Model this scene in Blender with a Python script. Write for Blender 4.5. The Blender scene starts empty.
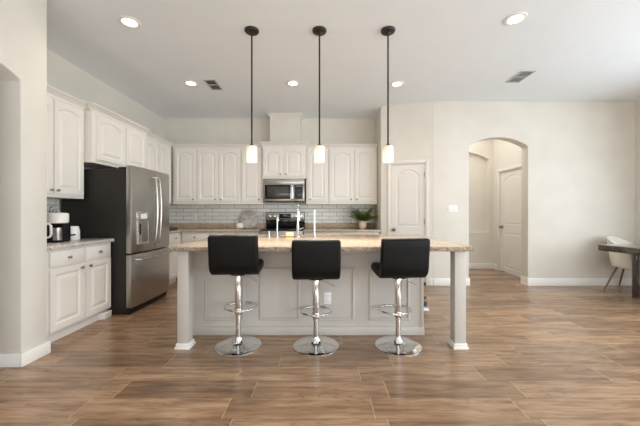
import bpy, bmesh, math, random
from mathutils import Vector, Matrix

random.seed(7)
SC = bpy.context.scene
COL = SC.collection
PI = math.pi

# ------------------------------------------------------------------ camera
cam_d = bpy.data.cameras.new('camera')
cam = bpy.data.objects.new('camera', cam_d)
COL.objects.link(cam)
cam.location = (0, 0, 1.22)
cam.rotation_euler = (PI / 2, 0, 0)
cam_d.sensor_width = 36.0
cam_d.lens = 16.875
cam_d.shift_x = -2.0 / 640.0
cam_d.clip_start = 0.02
SC.camera = cam

# ------------------------------------------------------------------ world and exposure
SC.view_settings.view_transform = 'Standard'
SC.view_settings.look = 'None'
SC.view_settings.gamma = 1.0
SC.view_settings.use_curve_mapping = False
SC.view_settings.exposure = 0.0
SC.cycles.max_bounces = 10
SC.cycles.diffuse_bounces = 6
w = bpy.data.worlds.new('sky')
SC.world = w
w.use_nodes = True
w.node_tree.nodes['Background'].inputs[0].default_value = (0.85, 0.93, 1.0, 1)
w.node_tree.nodes['Background'].inputs[1].default_value = 1.0


def area(name, loc, rot, sx, sy, power, col):
    l = bpy.data.lights.new(name, 'AREA')
    l.shape = 'RECTANGLE'
    l.size = sx
    l.size_y = sy
    l.energy = power
    l.color = col
    o = bpy.data.objects.new(name, l)
    o.location = loc
    o.rotation_euler = rot
    COL.objects.link(o)
    return o


# fill added at the rear openings, then daylight from the dining windows
area('ceiling_fill', (0.2, -3.15, 0.75), (PI / 2 + 0.85, 0, 0), 4.6, 0.9, 88, (0.98, 0.97, 0.96))  # unseen fill added low at the rear, tilted up to lift the ceiling
area('right_wall_fill', (3.85, -3.3, 1.45), (PI / 2, 0, 0), 2.0, 2.2, 50, (0.95, 0.98, 1.0))  # unseen fill added to light the right wall frontally
area('dining_daylight', (5.17, 2.0, 1.55), (PI / 2 - 0.15, 0, PI / 2), 3.2, 1.9, 116, (0.83, 0.93, 1.0))
area('dining_daylight_near', (5.17, -1.4, 1.55), (PI / 2, 0, PI / 2), 2.0, 1.9, 128, (0.77, 0.885, 1.0))
# fill added to brighten the hall, out of sight above the arch
area('hall_fill', (2.6, 5.9, 3.06), (0, 0, 0), 1.6, 1.1, 19, (1.0, 0.97, 0.94))


def lamp(name, loc, power, col, kind='SPOT', soft=0.06, spread=2.7):
    l = bpy.data.lights.new(name, kind)
    l.energy = power
    l.color = col
    l.shadow_soft_size = soft
    if kind == 'SPOT':
        l.spot_size = spread
        l.spot_blend = 1.0
    o = bpy.data.objects.new(name, l)
    o.location = loc
    COL.objects.link(o)
    return o


# unseen spots added overhead and behind the camera to fill floor and ceiling
for lx, ly in ((-1.6, 1.0), (0.2, 0.9), (1.9, 0.9), (-1.6, -1.2), (0.2, -1.2), (1.9, -1.2)):
    lamp('overhead_fill', (lx, ly, 3.06), 7, (1, 0.88, 0.70))


# ------------------------------------------------------------------ materials
def lin(c):
    r = []
    for v in c:
        v /= 255.0
        r.append(v / 12.92 if v <= 0.04045 else ((v + 0.055) / 1.055) ** 2.4)
    return (r[0], r[1], r[2], 1.0)


class NT:
    """small wrapper to write node graphs tersely"""
    def __init__(s, name):
        s.m = bpy.data.materials.new(name)
        s.m.use_nodes = True
        s.t = s.m.node_tree
        s.b = s.t.nodes['Principled BSDF']

    def n(s, typ, **kw):
        nd = s.t.nodes.new(typ)
        for k, v in kw.items():
            setattr(nd, k, v)
        return nd

    def put(s, sock, v):
        if isinstance(v, bpy.types.NodeSocket):
            s.t.links.new(v, sock)
        elif v is not None:
            sock.default_value = v

    def math(s, op, a, b=None, c=None):
        nd = s.n('ShaderNodeMath', operation=op)
        s.put(nd.inputs[0], a)
        s.put(nd.inputs[1], b)
        s.put(nd.inputs[2], c)
        return nd.outputs[0]

    def coord(s, which='Object'):
        return s.n('ShaderNodeTexCoord').outputs[which]

    def mapping(s, v, scale=(1, 1, 1), loc=(0, 0, 0), rot=(0, 0, 0)):
        nd = s.n('ShaderNodeMapping')
        s.put(nd.inputs['Vector'], v)
        nd.inputs['Scale'].default_value = scale
        nd.inputs['Location'].default_value = loc
        nd.inputs['Rotation'].default_value = rot
        return nd.outputs[0]

    def noise(s, v, scale, detail=3, rough=0.5):
        nd = s.n('ShaderNodeTexNoise')
        s.put(nd.inputs['Vector'], v)
        nd.inputs['Scale'].default_value = scale
        nd.inputs['Detail'].default_value = detail
        nd.inputs['Roughness'].default_value = rough
        return nd.outputs['Fac']

    def ramp(s, f, stops, interp='LINEAR'):
        nd = s.n('ShaderNodeValToRGB')
        nd.color_ramp.interpolation = interp
        el = nd.color_ramp.elements
        el[0].position, el[0].color = stops[0]
        el[1].position, el[1].color = stops[-1]
        for p, c in stops[1:-1]:
            e = el.new(p)
            e.color = c
        s.put(nd.inputs[0], f)
        return nd.outputs[0]

    def mix(s, f, a, b, mode='MIX'):
        nd = s.n('ShaderNodeMix', data_type='RGBA', blend_type=mode)
        s.put(nd.inputs[0], f)
        s.put(nd.inputs[6], a)
        s.put(nd.inputs[7], b)
        return nd.outputs[2]

    def bump(s, h, strength=0.2, dist=0.01):
        nd = s.n('ShaderNodeBump')
        nd.inputs['Strength'].default_value = strength
        nd.inputs['Distance'].default_value = dist
        s.put(nd.inputs['Height'], h)
        s.put(s.b.inputs['Normal'], nd.outputs[0])

    def set(s, **kw):
        for k, v in kw.items():
            s.put(s.b.inputs[k.replace('_', ' ')], v)
        return s.m


def paint(name, rgb, rough=0.6, var=0.03, scale=3.0, spec=0.3):
    t = NT(name)
    f = t.noise(t.coord(), scale, 3)
    c = lin(rgb)
    lo = tuple(v * (1 - var) for v in c[:3]) + (1,)
    hi = tuple(min(1, v * (1 + var)) for v in c[:3]) + (1,)
    t.set(Base_Color=t.ramp(f, [(0.3, lo), (0.7, hi)]), Roughness=rough)
    t.b.inputs['Specular IOR Level'].default_value = spec
    return t.m


def metal(name, rgb, rough, brushed=None):
    t = NT(name)
    c = lin(rgb)
    t.set(Base_Color=c, Metallic=1.0, Roughness=rough)
    if brushed:
        f = t.noise(t.mapping(t.coord(), brushed), 6.0, 3, 0.6)
        t.set(Roughness=t.math('MULTIPLY_ADD', f, 0.14, rough - 0.07))
        lo = tuple(v * 0.88 for v in c[:3]) + (1,)
        t.set(Base_Color=t.ramp(f, [(0.25, lo), (0.75, c)]))
    return t.m


M = {}
M['wall'] = paint('wall_paint', (225, 220, 210), 0.75)
M['ceiling'] = paint('ceiling_paint', (237, 242, 246), 0.85, 0.01)
M['trim'] = paint('trim_white', (241, 238, 233), 0.45)
M['cabinet'] = paint('cabinet_white', (238, 233, 226), 0.4, 0.015)
M['door'] = paint('door_white', (232, 227, 220), 0.45, 0.015)
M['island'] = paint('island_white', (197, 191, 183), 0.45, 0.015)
M['steel'] = metal('brushed_steel', (182, 179, 174), 0.3, (1, 1, 30))
M['steel_light'] = metal('pale_steel', (205, 200, 193), 0.28, (1, 1, 30))
M['chrome'] = metal('chrome', (225, 225, 224), 0.06)
M['nickel'] = metal('brushed_nickel', (150, 146, 140), 0.28)
M['bronze'] = paint('dark_bronze', (44, 39, 35), 0.4)
M['fridge_side'] = paint('fridge_side_grey', (42, 39, 36), 0.5, 0.05, 8)
M['black_gloss'] = paint('black_glass', (14, 14, 15), 0.12, spec=0.5)
M['black'] = paint('black_plastic', (22, 21, 21), 0.4)
M['window_dark'] = paint('oven_glass', (66, 64, 61), 0.15, spec=0.5)
M['vent_dark'] = paint('vent_dark', (140, 138, 135), 0.6)
M['vent_light'] = paint('vent_light', (196, 195, 193), 0.5)
M['plastic_white'] = paint('plastic_white', (240, 239, 236), 0.35)
M['ceramic'] = paint('white_ceramic', (244, 242, 238), 0.18, spec=0.5)
M['sage'] = paint('chair_ivory', (230, 226, 216), 0.55)
M['taupe'] = paint('chair_leg_bronze', (112, 98, 80), 0.35)
M['leaf'] = paint('leaf_green', (140, 164, 74), 0.5, 0.5, 40)
M['stem'] = paint('stem_green', (92, 104, 58), 0.5)
M['blush'] = paint('blush_ceramic', (232, 205, 186), 0.35)
M['sponge'] = paint('sponge_cream', (233, 212, 166), 0.9, 0.1, 60)
M['slate'] = paint('slate_blue', (70, 76, 92), 0.5, 0.3, 60)
M['soil'] = paint('soil', (58, 44, 34), 0.9, 0.4, 60)
M['marble'] = None


def mk_leather():
    t = NT('black_leatherette')
    t.set(Base_Color=lin((13, 11, 10)), Roughness=0.5)
    t.b.inputs['Specular IOR Level'].default_value = 0.22
    v = t.n('ShaderNodeTexVoronoi')
    v.inputs['Scale'].default_value = 260
    t.put(v.inputs['Vector'], t.coord())
    t.bump(v.outputs['Distance'], 0.15, 0.002)
    return t.m


def mk_granite(name, tan, cream, brown, grey, dark):
    t = NT(name)
    co = t.coord()
    big = t.noise(co, 5.0, 4, 0.6)
    mid = t.noise(co, 34.0, 5, 0.7)
    base = t.ramp(mid, [(0.30, lin(brown)), (0.42, lin(tan)), (0.55, lin(cream)), (0.72, lin(tan))])
    c2 = t.mix(t.ramp(big, [(0.45, (0, 0, 0, 1)), (0.7, (0.6, 0.6, 0.6, 1))]), base, lin(grey))
    v = t.n('ShaderNodeTexVoronoi')
    v.inputs['Scale'].default_value = 105
    t.put(v.inputs['Vector'], co)
    wn = t.n('ShaderNodeTexWhiteNoise', noise_dimensions='3D')
    t.put(wn.inputs['Vector'], v.outputs['Color'])
    fleck = t.math('MULTIPLY', t.math('GREATER_THAN', wn.outputs['Value'], 0.84),
                   t.math('GREATER_THAN', mid, 0.46))
    c3 = t.mix(t.math('MULTIPLY', fleck, 0.75), c2, lin(dark))
    t.set(Base_Color=c3, Roughness=0.16)
    return t.m


def mk_floor():
    t = NT('wood_plank_tile')
    L, W = 0.914, 0.2015
    sep = t.n('ShaderNodeSeparateXYZ')
    t.put(sep.inputs[0], t.coord())
    x, y = sep.outputs[0], sep.outputs[1]
    yr = t.math('DIVIDE', t.math('SUBTRACT', y, 0.1665), W)
    row = t.math('FLOOR', yr)
    fy = t.math('FRACT', yr)
    wn = t.n('ShaderNodeTexWhiteNoise', noise_dimensions='1D')
    t.put(wn.inputs['W'], row)
    xr = t.math('ADD', t.math('DIVIDE', x, L), wn.outputs['Value'])
    colm = t.math('FLOOR', xr)
    fx = t.math('FRACT', xr)
    cmb = t.n('ShaderNodeCombineXYZ')
    t.put(cmb.inputs[0], colm)
    t.put(cmb.inputs[1], row)
    w2 = t.n('ShaderNodeTexWhiteNoise', noise_dimensions='2D')
    t.put(w2.inputs['Vector'], cmb.outputs[0])
    rnd = w2.outputs['Value']
    dx = t.math('MULTIPLY', t.math('MINIMUM', fx, t.math('SUBTRACT', 1.0, fx)), L)
    dy = t.math('MULTIPLY', t.math('MINIMUM', fy, t.math('SUBTRACT', 1.0, fy)), W)
    groutx = t.math('LESS_THAN', dx, 0.0022)
    grouty = t.math('LESS_THAN', dy, 0.0016)
    # grain drawn out along the plank, shifted for every plank
    gc = t.n('ShaderNodeCombineXYZ')
    t.put(gc.inputs[0], t.math('MULTIPLY_ADD', x, 1.1, t.math('MULTIPLY', rnd, 37.0)))
    t.put(gc.inputs[1], t.math('MULTIPLY', y, 8.5))
    t.put(gc.inputs[2], t.math('MULTIPLY', rnd, 11.0))
    g1 = t.noise(gc.outputs[0], 2.2, 5, 0.6)
    rings = t.math('FRACT', t.math('MULTIPLY', t.noise(gc.outputs[0], 0.95, 1.5, 0.45), 13.0))
    rings = t.math('ABSOLUTE', t.math('SUBTRACT', rings, 0.5))
    fine = t.noise(t.mapping(gc.outputs[0], (2.5, 9, 1)), 5.0, 3, 0.6)
    wood = t.ramp(g1, [(0.28, lin((120, 92, 69))), (0.5, lin((158, 127, 100))), (0.72, lin((186, 156, 126)))])
    tone = t.ramp(rnd, [(0.0, (0.70, 0.68, 0.66, 1)), (0.35, (0.92, 0.91, 0.90, 1)), (0.7, (1.03, 1.02, 1.0, 1)), (1.0, (1.2, 1.18, 1.15, 1))])
    wood = t.mix(1.0, wood, tone, 'MULTIPLY')
    rg = t.ramp(rings, [(0.0, (0.70, 0.68, 0.65, 1)), (0.16, (1, 1, 1, 1)), (1.0, (1, 1, 1, 1))])
    wood = t.mix(0.75, wood, rg, 'MULTIPLY')
    fg = t.ramp(fine, [(0.3, (0.80, 0.78, 0.76, 1)), (0.6, (1.04, 1.04, 1.04, 1))])
    wood = t.mix(0.7, wood, fg, 'MULTIPLY')
    c = t.mix(t.math('MULTIPLY', grouty, 0.8), wood, lin((92, 74, 60)))
    c = t.mix(t.math('MULTIPLY', groutx, 0.8), c, lin((196, 176, 152)))
    t.set(Base_Color=c, Roughness=t.math('MULTIPLY_ADD', g1, 0.10, 0.19))
    t.b.inputs['Specular IOR Level'].default_value = 0.75
    return t.m


def mk_tile():
    t = NT('subway_tile')
    br = t.n('ShaderNodeTexBrick', offset=0.5)
    sep = t.n('ShaderNodeSeparateXYZ')
    t.put(sep.inputs[0], t.coord())
    cmb = t.n('ShaderNodeCombineXYZ')
    t.put(cmb.inputs[0], sep.outputs[0])
    t.put(cmb.inputs[1], sep.outputs[2])
    t.put(br.inputs['Vector'], t.mapping(cmb.outputs[0], (1, 1, 1), (0, -0.02, 0)))
    br.inputs['Color1'].default_value = lin((240, 238, 232))
    br.inputs['Color2'].default_value = lin((230, 227, 220))
    br.inputs['Mortar'].default_value = lin((138, 132, 122))
    br.inputs['Scale'].default_value = 1.0
    br.inputs['Mortar Size'].default_value = 0.004
    br.inputs['Mortar Smooth'].default_value = 0.2
    br.inputs['Brick Width'].default_value = 0.29
    br.inputs['Row Height'].default_value = 0.076
    t.set(Base_Color=br.outputs['Color'], Roughness=0.15)
    t.bump(t.math('SUBTRACT', 1.0, br.outputs['Fac']), 0.5, 0.002)
    return t.m


def mk_marble():
    t = NT('pale_marble')
    n = t.noise(t.coord(), 4.0, 6, 0.7)
    v = t.math('ABSOLUTE', t.math('SUBTRACT', n, 0.5))
    t.set(Base_Color=t.ramp(v, [(0.0, lin((166, 160, 150))), (0.06, lin((206, 200, 190))), (0.3, lin((214, 208, 199)))]),
          Roughness=0.3)
    return t.m


def mk_wood_dark():
    t = NT('espresso_wood')
    n = t.noise(t.mapping(t.coord(), (2, 14, 14)), 4.0, 4, 0.6)
    t.set(Base_Color=t.ramp(n, [(0.3, lin((44, 36, 31))), (0.7, lin((74, 62, 54)))]), Roughness=0.1)
    t.b.inputs['Coat Weight'].default_value = 1.0
    t.b.inputs['Coat Roughness'].default_value = 0.06
    return t.m


def mk_glow(name, col, strength, base=(1, 1, 1, 1)):
    t = NT(name)
    t.set(Base_Color=base, Roughness=0.4)
    t.b.inputs['Emission Color'].default_value = col
    t.b.inputs['Emission Strength'].default_value = strength
    return t.m


def mk_shade():
    """white glass shade lit from the bulb inside: a little mottled near its top"""
    t = NT('lit_glass_shade')
    sep = t.n('ShaderNodeSeparateXYZ')
    t.put(sep.inputs[0], t.coord())
    n = t.noise(t.coord(), 60, 2)
    h = t.math('ADD', sep.outputs[2], t.math('MULTIPLY', t.math('SUBTRACT', n, 0.5), 0.03))
    mr = t.n('ShaderNodeMapRange')
    t.put(mr.inputs[0], h)
    mr.inputs[1].default_value = 1.82
    mr.inputs[2].default_value = 1.89
    mr.inputs[3].default_value = 0.85
    mr.inputs[4].default_value = 0.22
    t.set(Base_Color=(0.82, 0.77, 0.68, 1), Roughness=0.35)
    t.b.inputs['Emission Color'].default_value = (1.0, 0.82, 0.52, 1)
    t.put(t.b.inputs['Emission Strength'], mr.outputs[0])
    return t.m


def mk_glass(name, col, rough=0.05):
    t = NT(name)
    t.set(Base_Color=col, Roughness=rough)
    t.b.inputs['Transmission Weight'].default_value = 1.0
    return t.m


M['leather'] = mk_leather()
M['granite'] = mk_granite('tan_granite', (192, 168, 140), (205, 186, 162), (162, 135, 111), (168, 155, 141), (84, 72, 64))
M['granite_edge_shaded'] = mk_granite('rough_shaded_granite', (150, 132, 114), (176, 162, 144), (116, 97, 80), (140, 131, 122), (58, 51, 47))  # rough edge stone, its colour also darkened for the weaker light there
M['granite_edge_shaded'].node_tree.nodes['Principled BSDF'].inputs['Roughness'].default_value = 0.7
M['granite_grey'] = mk_granite('grey_flecked_granite', (196, 178, 158), (222, 216, 212), (150, 126, 106), (190, 192, 200), (92, 92, 100))
M['floor'] = mk_floor()
M['tile'] = mk_tile()
M['marble'] = mk_marble()
M['espresso'] = mk_wood_dark()
M['shade'] = mk_shade()
M['lens'] = mk_glow('downlight_lens', (1.0, 0.95, 0.87, 1), 7.0)
M['display'] = mk_glow('clock_display', (0.5, 0.7, 0.8, 1), 0.15, (0.02, 0.02, 0.02, 1))
M['pane'] = mk_glass('window_pane', (0.95, 0.98, 1, 1), 0.0)
M['bottle'] = mk_glass('clear_blue_plastic', (0.75, 0.86, 0.95, 1), 0.1)


# ------------------------------------------------------------------ mesh helpers
class MB:
    def __init__(s, mat=None):
        s.bm = bmesh.new()
        s.M = mat or Matrix.Identity(4)

    def _add(s, tmp, bevel=0.0, seg=2, angle=0.6):
        if bevel > 0:
            es = [e for e in tmp.edges if len(e.link_faces) == 2 and e.calc_face_angle(0) > angle]
            bmesh.ops.bevel(tmp, geom=es, offset=bevel, segments=seg, affect='EDGES', profile=0.5, clamp_overlap=True)
        bmesh.ops.transform(tmp, matrix=s.M, verts=tmp.verts)
        me = bpy.data.meshes.new('tmp')
        tmp.to_mesh(me)
        tmp.free()
        s.bm.from_mesh(me)
        bpy.data.meshes.remove(me)
        return s

    def box(s, x0, x1, y0, y1, z0, z1, bevel=0.0, seg=2):
        t = bmesh.new()
        bmesh.ops.create_cube(t, size=1.0)
        bmesh.ops.scale(t, vec=(x1 - x0, y1 - y0, z1 - z0), verts=t.verts)
        bmesh.ops.translate(t, vec=((x0 + x1) / 2, (y0 + y1) / 2, (z0 + z1) / 2), verts=t.verts)
        return s._add(t, bevel, seg)

    def prism(s, poly, a0, a1, plane='xy', bevel=0.0, seg=2, angle=0.6):
        """polygon in a plane, extruded from a0 to a1 along the third axis"""
        def P(u, v, a):
            return {'xy': (u, v, a), 'xz': (u, a, v), 'yz': (a, u, v)}[plane]
        t = bmesh.new()
        A = [t.verts.new(P(u, v, a0)) for u, v in poly]
        B = [t.verts.new(P(u, v, a1)) for u, v in poly]
        n = len(poly)
        t.faces.new(A[::-1])
        t.faces.new(B)
        for i in range(n):
            t.faces.new((A[i], A[(i + 1) % n], B[(i + 1) % n], B[i]))
        bmesh.ops.recalc_face_normals(t, faces=t.faces)
        return s._add(t, bevel, seg, angle)

    def lathe(s, prof, cx=0, cy=0, cz=0, n=32, axis='z'):
        """profile of (r, h) revolved about an axis through the centre"""
        t = bmesh.new()
        rings = []
        for r, h in prof:
            ring = []
            for i in range(n):
                a = 2 * PI * i / n
                u, v = r * math.cos(a), r * math.sin(a)
                p = {'z': (u, v, h), 'y': (u, h, v), 'x': (h, u, v)}[axis]
                ring.append(t.verts.new((p[0] + cx, p[1] + cy, p[2] + cz)))
            rings.append(ring)
        for a, b in zip(rings, rings[1:]):
            for i in range(n):
                t.faces.new((a[i], a[(i + 1) % n], b[(i + 1) % n], b[i]))
        t.faces.new(rings[0][::-1])
        t.faces.new(rings[-1])
        bmesh.ops.remove_doubles(t, verts=t.verts, dist=1e-5)
        bmesh.ops.recalc_face_normals(t, faces=t.faces)
        return s._add(t)

    def tube(s, pts, r, n=10, closed=False, r1=None):
        t = bmesh.new()
        pts = [Vector(p) for p in pts]
        N = len(pts)
        rings = []
        up = None
        for i, p in enumerate(pts):
            if closed:
                d = (pts[(i + 1) % N] - pts[i - 1]).normalized()
            else:
                d = (pts[min(i + 1, N - 1)] - pts[max(i - 1, 0)]).normalized()
            if up is None:
                up = d.orthogonal().normalized()
            up = (up - d * up.dot(d)).normalized()
            b = d.cross(up)
            rr = r if r1 is None else r + (r1 - r) * i / (N - 1)
            rings.append([t.verts.new(p + (up * math.cos(2 * PI * k / n) + b * math.sin(2 * PI * k / n)) * rr) for k in range(n)])
        pairs = list(zip(rings, rings[1:]))
        if closed:
            pairs.append((rings[-1], rings[0]))
        for a, b in pairs:
            for k in range(n):
                t.faces.new((a[k], a[(k + 1) % n], b[(k + 1) % n], b[k]))
        if not closed:
            t.faces.new(rings[0][::-1])
            t.faces.new(rings[-1])
        bmesh.ops.recalc_face_normals(t, faces=t.faces)
        return s._add(t)

    def ribbon(s, line, half, x0, x1, bevel):
        """a thick band following a centre line in the yz plane, x0..x1 wide"""
        L, R = [], []
        for i, (y, z) in enumerate(line):
            a = line[max(i - 1, 0)]
            b = line[min(i + 1, len(line) - 1)]
            dy, dz = b[0] - a[0], b[1] - a[1]
            l = math.hypot(dy, dz)
            h = half[i] if isinstance(half, (list, tuple)) else half
            L.append((y - dz / l * h, z + dy / l * h))
            R.append((y + dz / l * h, z - dy / l * h))
        return s.prism(L + R[::-1], x0, x1, 'yz', bevel, 3, 0.9)

    def panel_slab(s, w, t, regions, u0=0.0, y=0.0, inset=0.055, groove=0.008, raise_w=0.035):
        """a slab u0..u0+w (front at y, back at y+t) split into stacked regions (z0, z1, rise),
        each with a raised panel whose top may be arched by rise; None as rise = plain"""
        bm = bmesh.new()
        x0, x1 = u0, u0 + w

        def outline(a0, a1, b0, b1, rise, n=10):
            pts = [(a0, b0), (a1, b0)]
            if rise > 0:
                half = (a1 - a0) / 2
                sh = half * 0.12
                cx = (a0 + a1) / 2
                hh = half - sh
                R = (hh * hh + rise * rise) / (2 * rise)
                pts.append((a1, b1 - rise))
                for i in range(n + 1):
                    xx = hh - 2 * hh * i / n
                    pts.append((cx + xx, b1 - rise + math.sqrt(max(R * R - xx * xx, 0)) - (R - rise)))
                pts.append((a0, b1 - rise))
            else:
                pts.append((a1, b1))
                for i in range(n + 1):
                    pts.append((a1 - (a1 - a0) * (i + 0.5) / (n + 1), b1))
                pts.append((a0, b1))
            return pts
        for z0, z1, rise in regions:
            ins = inset
            zi0, zi1 = z0 + ins, z1 - ins
            inner = outline(x0 + ins, x1 - ins, zi0, zi1, rise)
            outer = outline(x0, x1, z0, z1, 0)
            k = groove
            g = outline(x0 + ins + k, x1 - ins - k, zi0 + k, zi1 - k, rise * 0.98)
            g2 = outline(x0 + ins + 2 * k, x1 - ins - 2 * k, zi0 + 2 * k, zi1 - 2 * k, rise * 0.97)
            q = ins + 2 * k + raise_w
            f = outline(x0 + q, x1 - q, z0 + q, z1 - q, rise * 0.92)
            rings = []
            for pts, dep in ((outer, 0), (inner, 0), (g, groove), (g2, groove), (f, 0.001)):
                rings.append([bm.verts.new((px, y + dep, pz)) for px, pz in pts])
            n = len(outer)
            for a, b in zip(rings, rings[1:]):
                for i in range(n):
                    try:
                        bm.faces.new((a[i], a[(i + 1) % n], b[(i + 1) % n], b[i]))
                    except ValueError:
                        pass
            bm.faces.new(rings[-1])
        z0, z1 = regions[0][0], regions[-1][1]
        c = [bm.verts.new(p) for p in ((x0, y, z0), (x1, y, z0), (x1, y, z1), (x0, y, z1),
                                       (x0, y + t, z0), (x1, y + t, z0), (x1, y + t, z1), (x0, y + t, z1))]
        for ix in ((0, 1, 5, 4), (1, 2, 6, 5), (2, 3, 7, 6), (3, 0, 4, 7), (4, 5, 6, 7)):
            bm.faces.new([c[i] for i in ix])
        bmesh.ops.remove_doubles(bm, verts=bm.verts, dist=1e-5)
        bmesh.ops.recalc_face_normals(bm, faces=bm.faces)
        return s._add(bm)

    def build(s, name, mat, parent=None, smooth=35):
        me = bpy.data.meshes.new(name)
        s.bm.to_mesh(me)
        s.bm.free()
        me.materials.append(M[mat] if isinstance(mat, str) else mat)
        if smooth:
            me.polygons.foreach_set('use_smooth', [True] * len(me.polygons))
            me.set_sharp_from_angle(angle=math.radians(smooth))
        o = bpy.data.objects.new(name, me)
        COL.objects.link(o)
        if parent is not None:
            o.parent = parent
        return o


def tag(o, label, cat, group=None, kind=None):
    o['label'] = label
    o['category'] = cat
    if group:
        o['group'] = group
    if kind:
        o['kind'] = kind
    return o


def thing(name, label, cat, loc=(0, 0, 0), rz=0.0, group=None):
    o = bpy.data.objects.new(name, None)
    o.empty_display_size = 0.1
    COL.objects.link(o)
    o.location = loc
    o.rotation_euler = (0, 0, rz)
    return tag(o, label, cat, group)


def copy_tree(o, parent=None):
    kids = list(o.children)
    c = o.copy()
    COL.objects.link(c)
    c.parent = parent
    for ch in kids:
        copy_tree(ch, c)
    return c


def struct(o):
    o['kind'] = 'structure'
    return o


def struct_root(name, loc, rz):
    o = bpy.data.objects.new(name, None)
    COL.objects.link(o)
    o.location = loc
    o.rotation_euler = (0, 0, rz)
    return struct(o)


def arch(c, half, spring, rise, n=18, rev=False):
    R = (half * half + rise * rise) / (2 * rise)
    p = []
    for i in range(n + 1):
        x = -half + 2 * half * i / n
        p.append((c + x, spring + math.sqrt(max(R * R - x * x, 0)) - (R - rise)))
    return p[::-1] if rev else p


H = 3.10
YB, XL, XR, YREAR, YR = 5.97, -3.14, 5.27, -3.45, 5.04

# ------------------------------------------------------------------ the room
struct(MB().box(-4.6, 5.5, -3.6, 6.75, -0.06, 0.0).build('floor', 'floor', smooth=0))
struct(MB().box(-4.6, 5.5, -3.6, 6.75, H, H + 0.08).build('ceiling', 'ceiling', smooth=0))
struct(MB().box(XL - 0.15, 1.045, YB, YB + 0.12, 0, H).build('wall_back', 'wall', smooth=0))
struct(MB().box(XL - 0.15, XL, 2.608, YB, 0, H).build('wall_left', 'wall', smooth=0))
# wing wall at the near left with its arched opening
poly = [(YREAR, 0), (1.30, 0), (1.30, 2.275)] + arch(1.84, 0.54, 2.275, 0.12)[1:-1] + \
       [(2.38, 2.275), (2.38, 0), (2.607, 0), (2.607, H), (YREAR, H)]
mb = MB().prism(poly, -2.66, -2.385, 'yz', 0.012, 2, 0.9)
mb.box(-4.5, -2.66, 2.38, 2.607, 0, H)
struct(mb.build('wall_wing', 'wall'))
struct(MB().box(-4.6, -4.5, YREAR, 2.655, 0, H).build('wall_side_room', 'wall', smooth=0))
# pantry: a short side wall, then the slanted wall with its door
A, B = Vector((1.045, 5.32, 0)), Vector((1.86, YR, 0))
LP = (B - A).length
ra = math.atan2(B.y - A.y, B.x - A.x)
struct(MB().box(1.045, 1.145, 5.36, YB + 0.1, 0, H).build('wall_pantry_side', 'wall', smooth=0))
d0, d1, dh = 0.165, 0.750, 2.075
mb = MB().prism([(0, 0), (d0, 0), (d0, dh), (d1, dh), (d1, 0), (LP, 0), (LP, H), (0, H)], 0, 0.10, 'xz')
o = struct(mb.build('wall_pantry', 'wall', smooth=0))
o.location, o.rotation_euler = A, (0, 0, ra)
# right wall with the arched hall opening
aL, aR = 2.47, 3.462
poly = [(1.86, 0), (aL, 0), (aL, 2.345)] + arch((aL + aR) / 2, (aR - aL) / 2, 2.345, 0.15)[1:-1] + \
       [(aR, 2.345), (aR, 0), (XR, 0), (XR, H), (1.86, H)]
struct(MB().prism(poly, YR, YR + 0.17, 'xz', 0.008, 2, 0.9).build('wall_right', 'wall'))
# dining side wall with two windows, rear wall with patio doors and an opening added for fill
mb = MB()
for y0, y1 in ((YREAR, -2.4), (-0.4, 0.4), (3.6, YR + 0.17)):
    mb.box(XR, XR + 0.14, y0, y1, 0, H)
for y0, y1 in ((-2.4, -0.4), (0.4, 3.6)):
    mb.box(XR, XR + 0.14, y0, y1, 0, 0.6)
    mb.box(XR, XR + 0.14, y0, y1, 2.5, H)
struct(mb.build('wall_dining', 'wall', smooth=0))
mb = MB()
mb.box(-4.6, -2.1, YREAR - 0.14, YREAR, 0, H).box(2.5, 2.8, YREAR - 0.14, YREAR, 0, H).box(4.9, XR + 0.14, YREAR - 0.14, YREAR, 0, H)
mb.box(2.8, 4.9, YREAR - 0.14, YREAR, 2.6, H).box(2.8, 4.9, YREAR - 0.14, YREAR, 0, 0.3)
mb.box(-2.1, 2.5, YREAR - 0.14, YREAR, 2.6, H).box(-2.1, 2.5, YREAR - 0.14, YREAR, 0, 0.3)
struct(mb.build('wall_rear', 'wall', smooth=0))


def window(name, axis, a0, a1, z0, z1, pos, n):
    mb = MB()
    f = 0.06

    def bx(p0, p1, q0, q1):
        if axis == 'y':
            mb.box(pos + 0.03, pos + 0.10, p0, p1, q0, q1)
        else:
            mb.box(p0, p1, pos - 0.10, pos - 0.03, q0, q1)
    bx(a0, a1, z0, z0 + f)
    bx(a0, a1, z1 - f, z1)
    for i in range(n + 1):
        c = a0 + (a1 - a0) * i / n
        c = min(max(c, a0 + f / 2), a1 - f / 2)
        bx(c - f / 2, c + f / 2, z0 + f, z1 - f)
    fr = struct(mb.build(name, 'trim', smooth=0))
    mb = MB()
    if axis == 'y':
        mb.box(pos + 0.06, pos + 0.066, a0 + f, a1 - f, z0 + f, z1 - f)
    else:
        mb.box(a0 + f, a1 - f, pos - 0.066, pos - 0.06, z0 + f, z1 - f)
    mb.build('pane', 'pane', fr, smooth=0)


window('window_1', 'y', 0.4, 3.6, 0.6, 2.5, XR, 3)
window('window_2', 'y', -2.4, -0.4, 0.6, 2.5, XR, 2)
window('window_3', 'x', -2.1, 2.5, 0.3, 2.6, YREAR, 4)
window('added_window', 'x', 2.8, 4.9, 0.3, 2.6, YREAR, 2)  # unseen window added along with the fill for the right wall

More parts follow.
